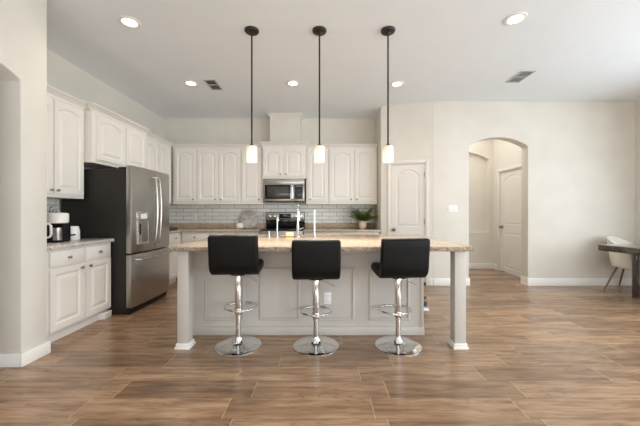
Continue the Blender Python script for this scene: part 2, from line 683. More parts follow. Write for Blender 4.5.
# hall behind the arch
YH, XH = 6.55, 3.74
n0, n1, nz, ns, nr = 2.45, 3.645, 0.80, 2.39, 0.17
mb = MB()
mb.box(1.5, n0, YH, YH + 0.09, 0, H).box(n1, XH + 0.25, YH, YH + 0.09, 0, H).box(n0, n1, YH, YH + 0.09, 0, nz)
mb.prism([(n0, H)] + arch((n0 + n1) / 2, (n1 - n0) / 2, ns, nr) + [(n1, H)], YH, YH + 0.09, 'xz')
mb.box(1.5, XH + 0.25, YH + 0.09, YH + 0.15, 0, H)
struct(mb.build('wall_hall_back', 'wall', smooth=0))
struct(MB().box(1.40, 1.5, YR + 0.17, YH + 0.15, 0, H).build('wall_hall_left', 'wall', smooth=0))
hd0, hd1, hdh = 0.215, 1.03, 2.085
mb = MB().prism([(0, 0), (hd0, 0), (hd0, hdh), (hd1, hdh), (hd1, 0), (YH - YR - 0.17, 0), (YH - YR - 0.17, H), (0, H)], 0, 0.12, 'xz')
o = struct(mb.build('wall_hall_right', 'wall', smooth=0))
o.location, o.rotation_euler = (XH, YH, 0), (0, 0, -PI / 2)


def room_door(name, loc, rz, u0, u1, h, knob_u, recess, hinge_u=None):
    root = struct_root(name, loc, rz)
    wd = u1 - u0
    c = 0.05
    mb = MB()
    for a, b, z0, z1 in ((u0 - c, u0, 0, h + c), (u1, u1 + c, 0, h + c), (u0, u1, h, h + c)):
        mb.box(a, b, -0.016, 0.0, z0, z1, 0.005)
    for a, b, z0, z1 in ((u0, u0 + 0.015, 0, h), (u1 - 0.015, u1, 0, h), (u0 + 0.015, u1 - 0.015, h - 0.015, h)):
        mb.box(a, b, 0.0, 0.1, z0, z1)
    mb.build('casing', 'door', root)
    mb = MB().panel_slab(wd - 0.036, 0.036, [(0.012, 0.90, 0.0), (0.90, h - 0.018, 0.075)], u0 + 0.018, recess, 0.085, 0.008, 0.03)
    leaf = mb.build('door_leaf', 'door', root, 0)
    mb = MB()
    mb.lathe([(0.001, 0.0), (0.031, 0.0), (0.031, -0.008), (0.014, -0.012), (0.012, -0.03), (0.026, -0.04), (0.03, -0.055), (0.022, -0.068), (0.001, -0.072)],
             knob_u, recess, 0.93, 20, 'y')
    mb.build('door_knob', 'nickel', leaf)
    if hinge_u is not None:
        for z in (0.25, 1.03, 1.83):
            MB().box(hinge_u - 0.014, hinge_u + 0.014, recess - 0.006, recess + 0.002, z, z + 0.09, 0.003).build('hinge', 'nickel', root)
    return root


room_door('door_1', A, ra, d0, d1, dh, d0 + 0.062, 0.012, d1 - 0.012)
room_door('door_2', (XH, YH, 0), -PI / 2, hd0, hd1, hdh, hd0 + 0.07, 0.03)

# baseboards
BH = 0.125


def baseboard(name, x0, x1, y0, y1, h=BH):
    return struct(MB().box(x0, x1, y0, y1, 0, h, 0.006).build(name, 'trim'))


mb = MB().box(1.87, aL + 0.014, YR - 0.014, YR, 0, BH, 0.006)
mb.box(aL, aL + 0.014, YR, YR + 0.17, 0, BH)
struct(mb.build('baseboard_right', 'trim'))
mb = MB().box(aR - 0.014, XR, YR - 0.014, YR, 0, BH, 0.006)
mb.box(aR - 0.014, aR, YR, YR + 0.17, 0, BH)
struct(mb.build('baseboard_dining', 'trim'))
baseboard('baseboard_side', XR - 0.014, XR, YREAR, YR - 0.015)
baseboard('baseboard_hall', 1.5, XH, YH - 0.014, YH)
baseboard('baseboard_hall_end', XH - 0.014, XH, YH - 0.15, YH - 0.015)
mb = MB().box(-2.4 + 0.015, -2.367, 2.364, 2.622, 0, 0.106, 0.007)
mb.box(-4.5, -2.385, 2.364, 2.38, 0, 0.106, 0.007)
struct(mb.build('baseboard_wing', 'trim'))
mb = MB().box(-2.385, -2.367, YREAR, 1.30, 0, 0.106, 0.007)
struct(mb.build('baseboard_near', 'trim'))
for i, (u0, u1) in enumerate(((0.0, d0 - 0.052), (d1 + 0.052, LP))):
    o = struct(MB().box(u0, u1, -0.014, 0.0, 0, BH, 0.006).build('baseboard_pantry', 'trim'))
    o.location, o.rotation_euler = A, (0, 0, ra)

# boxed vent chase over the range, with its small crown at the ceiling
mb = MB().box(-0.985, -0.415, 5.68, YB, 2.535, H)
struct(mb.build('wall_chase', 'wall', smooth=0))
mb = MB()
prof = [(0.0, 3.02), (0.010, 3.03), (0.014, 3.05), (0.036, 3.08), (0.042, 3.085), (0.042, H)]
t = bmesh.new()
rows = [[t.verts.new(p) for p in ((-0.985 - q, YB, z), (-0.985 - q, 5.68 - q, z), (-0.415 + q, 5.68 - q, z), (-0.415 + q, YB, z))] for q, z in prof]
for a, b in zip(rows, rows[1:]):
    for i in range(3):
        t.faces.new((a[i], a[i + 1], b[i + 1], b[i]))
mb._add(t)
struct(mb.build('trim_chase', 'wall'))

# tiled backsplash
struct(MB().box(XL + 0.01, 1.043, YB - 0.01, YB - 0.001, 0.925, 1.90).build('wall_backsplash', 'tile', smooth=0))
o = struct(MB().box(0, 0.9, 0, 0.009, 0.925, 1.383).build('wall_backsplash_left', 'tile', smooth=0))
o.location, o.rotation_euler = (XL + 0.01, 2.66, 0), (0, 0, PI / 2)
o = struct(MB().box(0, 1.5, 0, 0.009, 0.925, 1.383).build('wall_backsplash_corner', 'tile', smooth=0))
o.location, o.rotation_euler = (XL + 0.01, 4.46, 0), (0, 0, PI / 2)

# ------------------------------------------------------------------ cabinets
SOUTH, EAST = 0.0, PI / 2


def knob(mb, u, y, z, r=0.015):
    return mb.lathe([(0.001, 0), (r * 0.55, 0), (r * 0.4, -0.012), (r, -0.018), (r * 0.95, -0.026), (r * 0.5, -0.031), (0.001, -0.032)], u, y, z, 14, 'y')


def crown(mb, w, d, z, h, out, left, right):
    prof = [(0.0, 0.0), (0.10, 0.06), (0.14, 0.30), (0.55, 0.62), (0.86, 0.80), (1.0, 0.84), (1.0, 1.0)]
    t = bmesh.new()
    rows = []
    for q, k in prof:
        q *= out
        l = q if left else 0
        r = q if right else 0
        rows.append([t.verts.new(p) for p in ((-l, d, z + k * h), (-l, -q, z + k * h), (w + r, -q, z + k * h), (w + r, d, z + k * h))])
    for a, b in zip(rows, rows[1:]):
        for i in range(4):
            t.faces.new((a[i], a[(i + 1) % 4], b[(i + 1) % 4], b[i]))
    t.faces.new(rows[-1])
    t.faces.new(rows[0][::-1])
    bmesh.ops.recalc_face_normals(t, faces=t.faces)
    return mb._add(t)


def upper(name, label, loc, rz, w, d, z0, z1, doors, crown_h=0.085, out=0.06, crown_d=None, left=False, right=False, group='white upper cabinets', arch_rise=0.038):
    root = thing(name, label, 'cabinet', loc, rz, group)
    MB().box(0.001, w - 0.001, 0, d, z0, z1, 0.002, 1).build('body', 'cabinet', root)
    if crown_h:
        crown(MB(), w, crown_d or d, z1, crown_h, out, left, right).build('crown', 'cabinet', root, 30)
    for u0, u1, a0, a1, ku in doors:
        dr = MB().panel_slab(u1 - u0, 0.019, [(a0, a1, arch_rise)], u0, -0.02, 0.05, 0.011, 0.026).build('door', 'cabinet', root, 0)
        if ku is not None:
            knob(MB(), ku, -0.02, a0 + 0.035).build('knob', 'nickel', dr)
    return root


def base(name, label, loc, rz, w, d, cols, group='white base cabinets', top=0.878, toe=0.07, foot=False):
    root = thing(name, label, 'cabinet', loc, rz, group)
    MB().box(0.001, w - 0.001, 0, d, 0.10, top, 0.002, 1).build('body', 'cabinet', root)
    MB().box(0.001, w - 0.001, toe, d, 0.0, 0.099).build('toe_kick', 'cabinet', root)
    if foot:
        MB().prism([(w - 0.14, toe - 0.001), (w - 0.11, -0.012), (w - 0.001, -0.012), (w - 0.001, toe - 0.001)], 0, 0.075, 'xy', 0.004).build('foot', 'cabinet', root)
    for u0, u1, ku in cols:
        mid = (u0 + u1) / 2
        dw = MB().box(u0, u1, -0.02, 0, 0.715, 0.86, 0.006, 2).build('drawer', 'cabinet', root)
        knob(MB(), mid, -0.02, 0.79).build('knob', 'nickel', dw)
        dr = MB().panel_slab(u1 - u0, 0.019, [(0.125, 0.70, 0.0)], u0, -0.02, 0.055, 0.011, 0.028).build('door', 'cabinet', root, 0)
        knob(MB(), ku, -0.02, 0.66).build('knob', 'nickel', dr)
    return root


UB, UT = 1.385, 2.425
# left wall (front faces +X, local x runs along +Y)
upper('upper_cabinet', 'white two-door upper cabinet above the coffee maker counter', (-2.81, 2.665, 0), EAST, 0.875, 0.325, UB, UT,
      [(0.035, 0.45, 1.425, 2.405, 0.42), (0.465, 0.850, 1.425, 2.405, 0.495)])
upper('upper_cabinet', 'short white two-door cabinet directly over the refrigerator', (-2.72, 3.548, 0), EAST, 1.09, 0.415, 1.82, UT,
      [(0.06, 0.56, 1.865, 2.405, None), (0.605, 1.05, 1.865, 2.405, None)], crown_d=0.025, left=True)
upper('upper_cabinet', 'white upper cabinet on the left wall between the refrigerator cabinet and the corner', (-2.81, 4.642, 0), EAST, 0.932, 0.325, UB, UT,
      [(0.11, 0.48, 1.425, 2.405, None), (0.52, 0.91, 1.425, 2.405, None)])
# back wall (front faces -Y, local x runs along +X)
FY = 5.64


def bupper(label, x0, x1, doors, **kw):
    return upper('upper_cabinet', label, (x0, FY, 0), SOUTH, x1 - x0, 0.315, UB, UT,
                 [(a - x0, b - x0, 1.440, 2.405, k - x0) for a, b, k in doors], **kw)


bupper('single-door white upper cabinet in the left corner of the back wall', -2.805, -2.354, [(-2.755, -2.378, -2.41)])
bupper('two-door white upper cabinet second from the corner on the back wall', -2.352, -1.521, [(-2.331, -1.957, -1.99), (-1.925, -1.536, -1.893)])
bupper('narrow single-door white upper cabinet left of the microwave behind left pendant', -1.519, -1.108, [(-1.504, -1.142, -1.18)])
bupper('single-door white upper cabinet right of the microwave behind the middle pendant', -0.296, 0.118, [(-0.255, 0.094, -0.22)])
bupper('two-door white upper cabinet above the fern at the pantry end', 0.120, 1.038, [(0.148, 0.58, 0.545), (0.615, 1.0, 0.65)])
upper('upper_cabinet', 'short white two-door cabinet directly over the microwave', (-1.104, 5.57, 0), SOUTH, 0.804, 0.385, 1.858, 2.445,
      [(0.021, 0.363, 1.90, 2.41, 0.335), (0.411, 0.760, 1.90, 2.41, 0.44)], 0.09, 0.06, 0.008, True, True)

# base cabinets
base('base_cabinet', 'white base cabinet with two drawers and two doors under the coffee maker', (-2.50, 2.68, 0), EAST, 0.872, 0.625,
     [(0.06, 0.455, 0.41), (0.48, 0.845, 0.52)], toe=0.05, foot=True)
base('base_cabinet', 'white base cabinet in the corner just beyond the refrigerator', (-2.53, 4.475, 0), EAST, 0.88, 0.60,
     [(0.03, 0.42, 0.38), (0.45, 0.855, 0.50)])
base('base_cabinet', 'white back wall base cabinet nearest the left corner', (-2.525, 5.36, 0), SOUTH, 0.525, 0.60, [(0.03, 0.495, 0.45)])
base('base_cabinet', 'white back wall base cabinet left of the range', (-1.998, 5.36, 0), SOUTH, 0.888, 0.60, [(0.02, 0.43, 0.39), (0.45, 0.86, 0.49)])
base('base_cabinet', 'white back wall base cabinet right of the range', (-0.328, 5.36, 0), SOUTH, 0.67, 0.60, [(0.02, 0.32, 0.28), (0.345, 0.65, 0.385)])
base('base_cabinet', 'white back wall base cabinet at the pantry end under the fern', (0.344, 5.36, 0), SOUTH, 0.69, 0.60, [(0.02, 0.33, 0.29), (0.355, 0.67, 0.395)])

# counters
mb = MB().box(XL + 0.012, -2.458, 2.665, 3.557, 0.88, 0.92, 0.008)
tag(mb.build('countertop', 'granite_grey'), 'flecked granite countertop under the coffee maker beside the refrigerator', 'countertop')
ct = MB().prism([(XL + 0.012, 4.472), (-2.49, 4.472), (-2.49, 5.32), (-1.104, 5.32), (-1.104, 5.955), (XL + 0.012, 5.955)], 0.88, 0.92, 'xy', 0.006)
ct = tag(ct.build('countertop', 'granite'), 'L-shaped tan granite countertop in the corner left of the range', 'countertop')
mb = MB().box(XL + 0.03, -1.104, 5.937, 5.955, 0.921, 1.02, 0.003)
mb.build('splash_strip', 'granite', ct)
ct = tag(MB().box(-0.335, 1.04, 5.32, 5.955, 0.88, 0.92, 0.008).build('countertop', 'granite'), 'tan granite countertop between the range and the pantry wall', 'countertop')
MB().box(-0.335, 1.04, 5.937, 5.955, 0.921, 1.02, 0.003).build('splash_strip', 'granite', ct)

# ------------------------------------------------------------------ refrigerator (front faces +X)
fr = thing('refrigerator', 'stainless French-door refrigerator with dark grey sides and bottom freezer', 'refrigerator', (-2.255, 3.567, 0), EAST)
FW = 0.90
MB().box(0.008, FW - 0.008, 0.085, 0.85, 0.03, 1.745, 0.006).build('body', 'fridge_side', fr)
MB().box(0.02, FW - 0.02, 0.05, 0.11, 0.005, 0.075).build('base_grille', 'black', fr)
FS = FW * 0.5


def bowed(u0, u1, z0, z1):
    """a door whose front bows outward across the whole width of the refrigerator"""
    def f(u):
        k = (u - FW / 2) / (FW / 2)
        return 0.028 * (k * k) - 0.012
    n = 14
    pts = [(u0 + (u1 - u0) * i / n, f(u0 + (u1 - u0) * i / n)) for i in range(n + 1)]
    return MB().prism(pts + [(u1, 0.078), (u0, 0.078)], z0, z1, 'xy', 0.006, 2, 0.7)


def fhandle(p, r=0.013):
    return MB().tube(p, r, 12)


ld = bowed(0.003, FS - 0.003, 0.735, 1.788).build('door', 'steel', fr)
rd = bowed(FS + 0.003, FW - 0.003, 0.735, 1.788).build('door', 'steel', fr)
fz = bowed(0.003, FW - 0.003, 0.085, 0.72).build('freezer_drawer', 'steel', fr)
for d, u in ((ld, FS - 0.045), (rd, FS + 0.045)):
    pts = [(u, -0.005, 0.82)]
    for i in range(13):
        k = i / 12
        pts.append((u, -0.055 - 0.025 * math.sin(PI * k), 0.84 + 0.84 * k))
    pts.append((u, -0.005, 1.70))
    fhandle(pts).build('handle', 'steel_light', d)
pts = [(0.06, 0.0, 0.655)] + [(0.08 + (FW - 0.16) * i / 10, -0.055 - 0.012 * math.sin(PI * i / 10), 0.655) for i in range(11)] + [(FW - 0.06, 0.0, 0.655)]
fhandle(pts).build('handle', 'steel_light', fz)
dsp = MB()
dsp.box(0.10, 0.325, -0.012, 0.03, 0.83, 0.86, 0.004).box(0.10, 0.325, -0.012, 0.03, 1.12, 1.24, 0.006)
dsp.box(0.1185, 0.3065, -0.0025, -0.0005, 0.861, 1.119)
dsp.box(0.10, 0.118, -0.012, 0.03, 0.86, 1.12).box(0.307, 0.325, -0.012, 0.03, 0.86, 1.12).box(0.118, 0.307, 0.000, 0.006, 0.86, 1.12)
dp = dsp.build('water_dispenser', 'steel_light', ld)
MB().box(0.15, 0.275, -0.0135, -0.011, 1.15, 1.21).build('control_panel', 'plastic_white', ld)
MB().box(0.135, 0.15, -0.016, -0.001, 0.95, 1.09, 0.003).build('dispenser_lever', 'fridge_side', ld)
MB().box(0.02, 0.10, 0.085, 0.18, 1.746, 1.772, 0.005).build('hinge_cover', 'black', fr)

# ------------------------------------------------------------------ microwave and range
mw = thing('microwave', 'stainless over-the-range microwave hung below the short cabinet', 'microwave', (-1.09, 5.555, 1.425))
MWW, MWH = 0.765, 0.425
MB().box(0, MWW, 0.03, 0.40, 0.012, MWH, 0.004).build('body', 'steel', mw)
MB().box(0.02, MWW - 0.02, 0.04, 0.38, 0.0, 0.011).build('bottom_plate', 'black', mw)
MB().box(0, MWW, 0.0, 0.029, 0.335, MWH, 0.004).build('vent_band', 'steel', mw)
dr = MB().box(0, 0.565, 0.0, 0.029, 0.012, 0.333, 0.005).build('door', 'steel', mw)
MB().box(0.03, 0.505, -0.004, -0.0005, 0.055, 0.318, 0.002).build('door_frame', 'black_gloss', dr)
MB().box(0.075, 0.475, -0.007, -0.0045, 0.085, 0.285, 0.001).build('window', 'window_dark', dr)
MB().tube([(0.54, 0.0, 0.05), (0.54, -0.035, 0.065), (0.54, -0.04, 0.18), (0.54, -0.035, 0.315), (0.54, 0.0, 0.325)], 0.012).build('handle', 'chrome', dr)
cp = MB().box(0.567, MWW, 0.0, 0.029, 0.012, 0.333, 0.005).build('control_panel', 'steel', mw)
MB().box(0.58, 0.735, -0.004, -0.0005, 0.055, 0.318, 0.002).build('keypad', 'black_gloss', cp)
MB().box(0.60, 0.715, -0.006, -0.0045, 0.275, 0.305).build('clock', 'display', cp)
for i in range(4):
    for j in range(3):
        MB().box(0.60 + j * 0.042, 0.63 + j * 0.042, -0.006, -0.0045, 0.075 + i * 0.045, 0.10 + i * 0.045).build('key', 'window_dark', cp)

rg = thing('range', 'stainless electric range with black glass top below the microwave', 'range', (-1.097, 5.30, 0))
RW = 0.755
MB().box(0, RW, 0.03, 0.645, 0.06, 0.905, 0.004).build('body', 'steel', rg)
MB().box(0.02, RW - 0.02, 0.06, 0.6, 0.0, 0.059).build('toe_kick', 'black', rg)
MB().box(-0.002, RW + 0.002, 0.0, 0.58, 0.906, 0.93, 0.006).build('cooktop', 'black_gloss', rg)
od = MB().box(0.004, RW - 0.004, 0.0, 0.029, 0.24, 0.87, 0.006).build('oven_door', 'steel', rg)
MB().box(0.12, RW - 0.12, -0.003, -0.0005, 0.36, 0.68).build('oven_window', 'black_gloss', od)
MB().tube([(0.06, 0.0, 0.81), (0.06, -0.04, 0.81), (RW - 0.06, -0.04, 0.81), (RW - 0.06, 0.0, 0.81)], 0.012).build('handle', 'chrome', od)
MB().box(0.004, RW - 0.004, 0.0, 0.029, 0.065, 0.232, 0.006).build('drawer', 'steel', rg)
bg = MB().box(0, RW, 0.585, 0.645, 0.906, 1.235, 0.006).build('backguard', 'black_gloss', rg)
MB().box(0.012, RW - 0.012, 0.568, 0.584, 1.09, 1.228, 0.006).build('control_panel', 'steel', bg)
MB().box(0.26, 0.49, 0.563, 0.5675, 1.115, 1.205, 0.002).build('display', 'black_gloss', bg)
MB().box(0.345, 0.405, 0.561, 0.5625, 1.165, 1.19).build('clock', 'display', bg)
for u in (0.075, 0.17, 0.575, 0.67):
    MB().lathe([(0.001, 0), (0.028, 0), (0.026, -0.03), (0.02, -0.034), (0.001, -0.034)], u, 0.5675, 1.158, 18, 'y').build('burner_knob', 'chrome', bg)

# ------------------------------------------------------------------ island
IX0, IX1, IY0, IY1 = -1.30, 1.01, 3.0, 4.15
isl = thing('kitchen_island', 'white panelled kitchen island body with two square posts under the overhang', 'kitchen island', (0, IY0, 0))
D = IY1 - IY0
mb = MB().box(IX0, IX1, 0, 0.03, 0.0, 0.88)
mb.box(IX0, IX0 + 0.03, 0.031, D, 0, 0.88).box(IX1 - 0.03, IX1, 0.031, D, 0, 0.88).box(IX0 + 0.031, IX1 - 0.031, D - 0.03, D, 0, 0.88)
mb.build('body', 'island', isl, 0)
for x0, x1 in ((-1.175, -0.765), (-0.63, -0.21), (-0.09, 0.33), (0.465, 0.88)):
    t = MB()
    z0, z1 = 0.145, 0.68
    fw = 0.028
    # a picture-frame moulding: two nested raised bands
    for q, hgt in ((0.0, 0.010), (0.010, 0.016)):
        e = fw - q if q == 0 else 0.018
        a0, a1, b0, b1 = x0 + q, x1 - q, z0 + q, z1 - q
        for bx in ((a0, a1, b0, b0 + e), (a0, a1, b1 - e, b1), (a0, a0 + e, b0 + e, b1 - e), (a1 - e, a1, b0 + e, b1 - e)):
            t.box(bx[0], bx[1], -hgt, 0.0, bx[2], bx[3], 0.004, 1)
    t.build('panel_moulding', 'island', isl)
mb = MB().box(IX0 - 0.012, IX1 + 0.012, -0.014, -0.0005, 0, 0.085, 0.005).box(IX1 + 0.0005, IX1 + 0.012, 0.0, D, 0, 0.085, 0.005)
mb.box(IX0 - 0.012, IX0 - 0.0005, 0.0, D, 0, 0.085, 0.005)
mb.build('baseboard', 'island', isl)
mb = MB().box(IX1 - 0.025, IX1 + 0.006, -0.008, -0.0003, 0.086, 0.878, 0.002).box(IX0 - 0.006, IX0 + 0.025, -0.008, -0.0003, 0.086, 0.878, 0.002)
mb.box(IX0 + 0.025, IX1 - 0.025, -0.008, -0.0003, 0.80, 0.878, 0.002)
mb.build('edge_trim', 'island', isl)
for px in (-1.2485, 1.2415):
    p = MB().box(px - 0.05, px + 0.05, 2.69 - IY0, 2.79 - IY0, 0, 0.879, 0.004).build('support_post', 'island', isl)
    mb = MB()
    mb.prism([(px - 0.068, -0.328), (px + 0.068, -0.328), (px + 0.068, -0.192), (px - 0.068, -0.192)], 0, 0.022, 'xy', 0.004)
    mb.prism([(px - 0.060, -0.320), (px + 0.060, -0.320), (px + 0.060, -0.20), (px - 0.060, -0.20)], 0.022, 0.05, 'xy', 0.006)
    mb.build('plinth', 'trim', p)

# worktop with the sink cut-out
CX = (-1.355, -0.57, 0.19, 1.335)
t = bmesh.new()
lv = {}
for k, z in enumerate((0.882, 0.922)):
    for i, x in enumerate(CX):
        for j, y in enumerate((2.652, 3.83, 4.10, 4.19)):
            lv[i, j, k] = t.verts.new((x, y, z))
for i in range(3):
    for j in range(3):
        if (i, j) == (1, 1):
            continue
        for k in (0, 1):
            q = [lv[i, j, k], lv[i + 1, j, k], lv[i + 1, j + 1, k], lv[i, j + 1, k]]
            t.faces.new(q if k else q[::-1])
for i in range(3):
    for j in (0, 3):
        t.faces.new((lv[i, j, 0], lv[i + 1, j, 0], lv[i + 1, j, 1], lv[i, j, 1]))
for j in range(3):
    for i in (0, 3):
        t.faces.new((lv[i, j, 0], lv[i, j + 1, 0], lv[i, j + 1, 1], lv[i, j, 1]))
for a, b in (((1, 1), (2, 1)), ((2, 1), (2, 2)), ((2, 2), (1, 2)), ((1, 2), (1, 1))):
    t.faces.new((lv[a[0], a[1], 0], lv[b[0], b[1], 0], lv[b[0], b[1], 1], lv[a[0], a[1], 1]))
bmesh.ops.recalc_face_normals(t, faces=t.faces)
wt = tag(MB()._add(t, 0.004, 2, 1.0).build('island_worktop', 'granite'), 'large tan granite worktop of the kitchen island', 'countertop')
# its rough chiselled edge, a lumpy band round the slab
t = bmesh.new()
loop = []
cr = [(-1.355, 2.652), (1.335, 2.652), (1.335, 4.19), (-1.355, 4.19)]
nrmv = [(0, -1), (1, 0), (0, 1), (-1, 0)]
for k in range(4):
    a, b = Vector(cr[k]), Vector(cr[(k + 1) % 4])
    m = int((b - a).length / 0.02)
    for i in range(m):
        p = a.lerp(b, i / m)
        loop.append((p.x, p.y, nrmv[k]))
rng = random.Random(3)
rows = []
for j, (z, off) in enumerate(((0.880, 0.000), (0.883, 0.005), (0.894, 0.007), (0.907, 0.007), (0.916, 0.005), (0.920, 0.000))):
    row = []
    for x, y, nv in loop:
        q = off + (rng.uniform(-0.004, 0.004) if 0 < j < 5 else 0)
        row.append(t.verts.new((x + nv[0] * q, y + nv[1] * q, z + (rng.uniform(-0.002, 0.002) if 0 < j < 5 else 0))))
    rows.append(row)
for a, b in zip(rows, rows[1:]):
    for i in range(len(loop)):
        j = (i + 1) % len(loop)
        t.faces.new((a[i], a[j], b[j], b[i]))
MB()._add(t).build('chiselled_edge', 'granite_edge_shaded', wt, 0)

# sink and taps
mb = MB()
sx0, sx1, sy0, sy1, sz = -0.585, 0.205, 3.815, 4.113, 0.70
mb.box(sx0, sx1, sy0, sy1, sz, sz + 0.008)
mb.box(sx0, sx0 + 0.012, sy0, sy1, sz + 0.008, 0.881).box(sx1 - 0.012, sx1, sy0, sy1, sz + 0.008, 0.881)
mb.box(sx0 + 0.012, sx1 - 0.012, sy0, sy0 + 0.012, sz + 0.008, 0.881).box(sx0 + 0.012, sx1 - 0.012, sy1 - 0.012, sy1, sz + 0.008, 0.881)
sk = tag(mb.build('sink', 'steel'), 'stainless sink let into the island worktop', 'sink')
MB().lathe([(0.001, 0), (0.04, 0), (0.04, 0.004), (0.02, 0.002), (0.001, 0.002)], -0.2, 3.96, sz + 0.008, 20).build('drain', 'chrome', sk)

IT = 0.923
fc = thing('faucet', 'tall chrome gooseneck faucet in the middle of the island sink', 'faucet', (-0.303, 3.76, IT))
MB().lathe([(0.001, 0), (0.028, 0), (0.028, 0.008), (0.020, 0.02), (0.018, 0.14), (0.015, 0.15), (0.001, 0.15)]).build('base', 'chrome', fc)
pts = [(0, 0, 0.12), (0, 0, 0.31)] + [(0, 0.09 - 0.09 * math.cos(a), 0.31 + 0.09 * math.sin(a)) for a in [PI * i / 12 for i in range(1, 13)]] + [(0, 0.18, 0.26)]
sp = MB().tube(pts, 0.0125, 14).build('spout', 'chrome', fc)
MB().tube([(0, 0.18, 0.27), (0, 0.18, 0.20)], 0.017, 14).build('spray_head', 'chrome', sp)
MB().tube([(0.015, 0, 0.09), (0.075, 0, 0.115)], 0.007, 10).build('handle', 'chrome', fc)

fc = thing('water_tap', 'small slim chrome hooked water tap left of the tall faucet', 'tap', (-0.562, 3.76, IT))
MB().lathe([(0.001, 0), (0.022, 0), (0.022, 0.006), (0.013, 0.015), (0.011, 0.05), (0.001, 0.05)]).build('base', 'chrome', fc)
pts = [(0, 0, 0.04), (0, 0, 0.22)] + [(0, 0.05 - 0.05 * math.cos(a), 0.22 + 0.05 * math.sin(a)) for a in [PI * i / 10 for i in range(1, 11)]] + [(0, 0.10, 0.20)]
MB().tube(pts, 0.0085, 12).build('spout', 'chrome', fc)

fc = thing('water_tap', 'slim straight pale tap standing right of the tall faucet', 'tap', (-0.094, 3.76, IT))
MB().lathe([(0.001, 0), (0.022, 0), (0.022, 0.006), (0.012, 0.015), (0.010, 0.05), (0.001, 0.05)]).build('base', 'chrome', fc)
pts = [(0, 0, 0.04), (0, 0, 0.29)] + [(0, 0.04 - 0.04 * math.cos(a), 0.29 + 0.04 * math.sin(a)) for a in [PI * i / 10 for i in range(1, 11)]] + [(0, 0.08, 0.27)]
MB().tube(pts, 0.0095, 12).build('spout', 'plastic_white', fc)

sd = thing('soap_dispenser', 'short chrome soap pump on the worktop beside the small hooked tap', 'soap dispenser', (-0.665, 3.76, IT))
MB().lathe([(0.001, 0), (0.022, 0), (0.022, 0.006), (0.012, 0.012), (0.010, 0.04), (0.001, 0.04)]).build('base', 'chrome', sd)
MB().tube([(0, 0, 0.035), (0, 0, 0.06), (0.0, 0.02, 0.068), (0, 0.07, 0.06)], 0.007, 10).build('pump', 'chrome', sd)
mb = MB().box(-0.05, 0.05, -0.03, 0.03, 0, 0.055, 0.014, 3)
o = mb.build('sponge', 'sponge')
o.location = (-0.405, 3.765, IT)
tag(o, 'cream scrubbing sponge on the worktop left of the tall faucet', 'sponge')

# ------------------------------------------------------------------ bar stools
def make_stool():
    r = thing('bar_stool', '', 'bar stool', (0, 0, 0), 0, 'black adjustable bar stools at the island')
    MB().lathe([(0.001, 0), (0.209, 0), (0.209, 0.006), (0.202, 0.011), (0.13, 0.02), (0.075, 0.03), (0.05, 0.045), (0.038, 0.07), (0.034, 0.085), (0.001, 0.085)], n=56).build('base', 'chrome', r)
    c = MB().lathe([(0.001, 0.07), (0.024, 0.07), (0.024, 0.31), (0.001, 0.31)], n=28).build('column', 'chrome', r)
    MB().lathe([(0.001, 0.29), (0.031, 0.29), (0.033, 0.295), (0.033, 0.625), (0.028, 0.647), (0.001, 0.647)], n=28).build('sleeve', 'chrome', c)
    MB().lathe([(0.0335, 0.312), (0.039, 0.312), (0.039, 0.345), (0.0335, 0.345), (0.0335, 0.312)], n=28).build('collar', 'chrome', c)
    pts = []
    for i in range(36):
        a = 2 * PI * i / 36
        pts.append((0.15 * math.cos(a), 0.105 + 0.135 * math.sin(a), 0.328))
    MB().tube(pts, 0.0095, 10, closed=True).build('footrest', 'chrome', r)
    MB().box(-0.06, 0.06, -0.03, 0.09, 0.648, 0.668, 0.006).build('mounting_plate', 'black', r)
    MB().tube([(0.02, 0.0, 0.640), (0.075, 0.0, 0.634), (0.175, 0.0, 0.585)], 0.006, 10).build('height_lever', 'nickel', r)
    # one upholstered sheet: seat cushion, then the backrest
    seat = [(0.215, 0.715), (0.17, 0.727), (0.08, 0.721), (0.0, 0.715), (-0.075, 0.713)]
    MB().ribbon(seat, [0.030, 0.042, 0.046, 0.046, 0.045], -0.205, 0.205, 0.022).build('seat', 'leather', r)
    back = [(-0.080, 0.713), (-0.125, 0.720), (-0.155, 0.742), (-0.168, 0.785), (-0.178, 0.86), (-0.190, 0.95), (-0.202, 1.030)]
    MB().ribbon(back, [0.044, 0.042, 0.040, 0.038, 0.036, 0.034, 0.030], -0.210, 0.210, 0.022).build('backrest', 'leather', r)
    return r


stool = make_stool()
for i, (x, y, rz, drop, lab) in enumerate((
        (-0.770, 2.76, 0.05, 0.0, 'black leatherette bar stool on chrome pedestal under the left pendant'),
        (-0.055, 2.76, 0.03, 0.042, 'black leatherette bar stool in the middle in front of the white outlet'),
        (0.700, 2.76, 0.07, 0.028, 'black leatherette bar stool under the right pendant nearest the right post'))):
    s = stool if i == 0 else copy_tree(stool)
    s.location, s.rotation_euler = (x, y, 0), (0, 0, rz)
    s['label'] = lab
    for ch in s.children:                       # each gas lift is set to its own height
        k = ch.name.split('.')[0]
        if k in ('seat', 'backrest', 'mounting_plate', 'height_lever', 'footrest'):
            ch.location.z -= drop
        if k == 'column':
            for g in ch.children:
                g.location.z -= drop

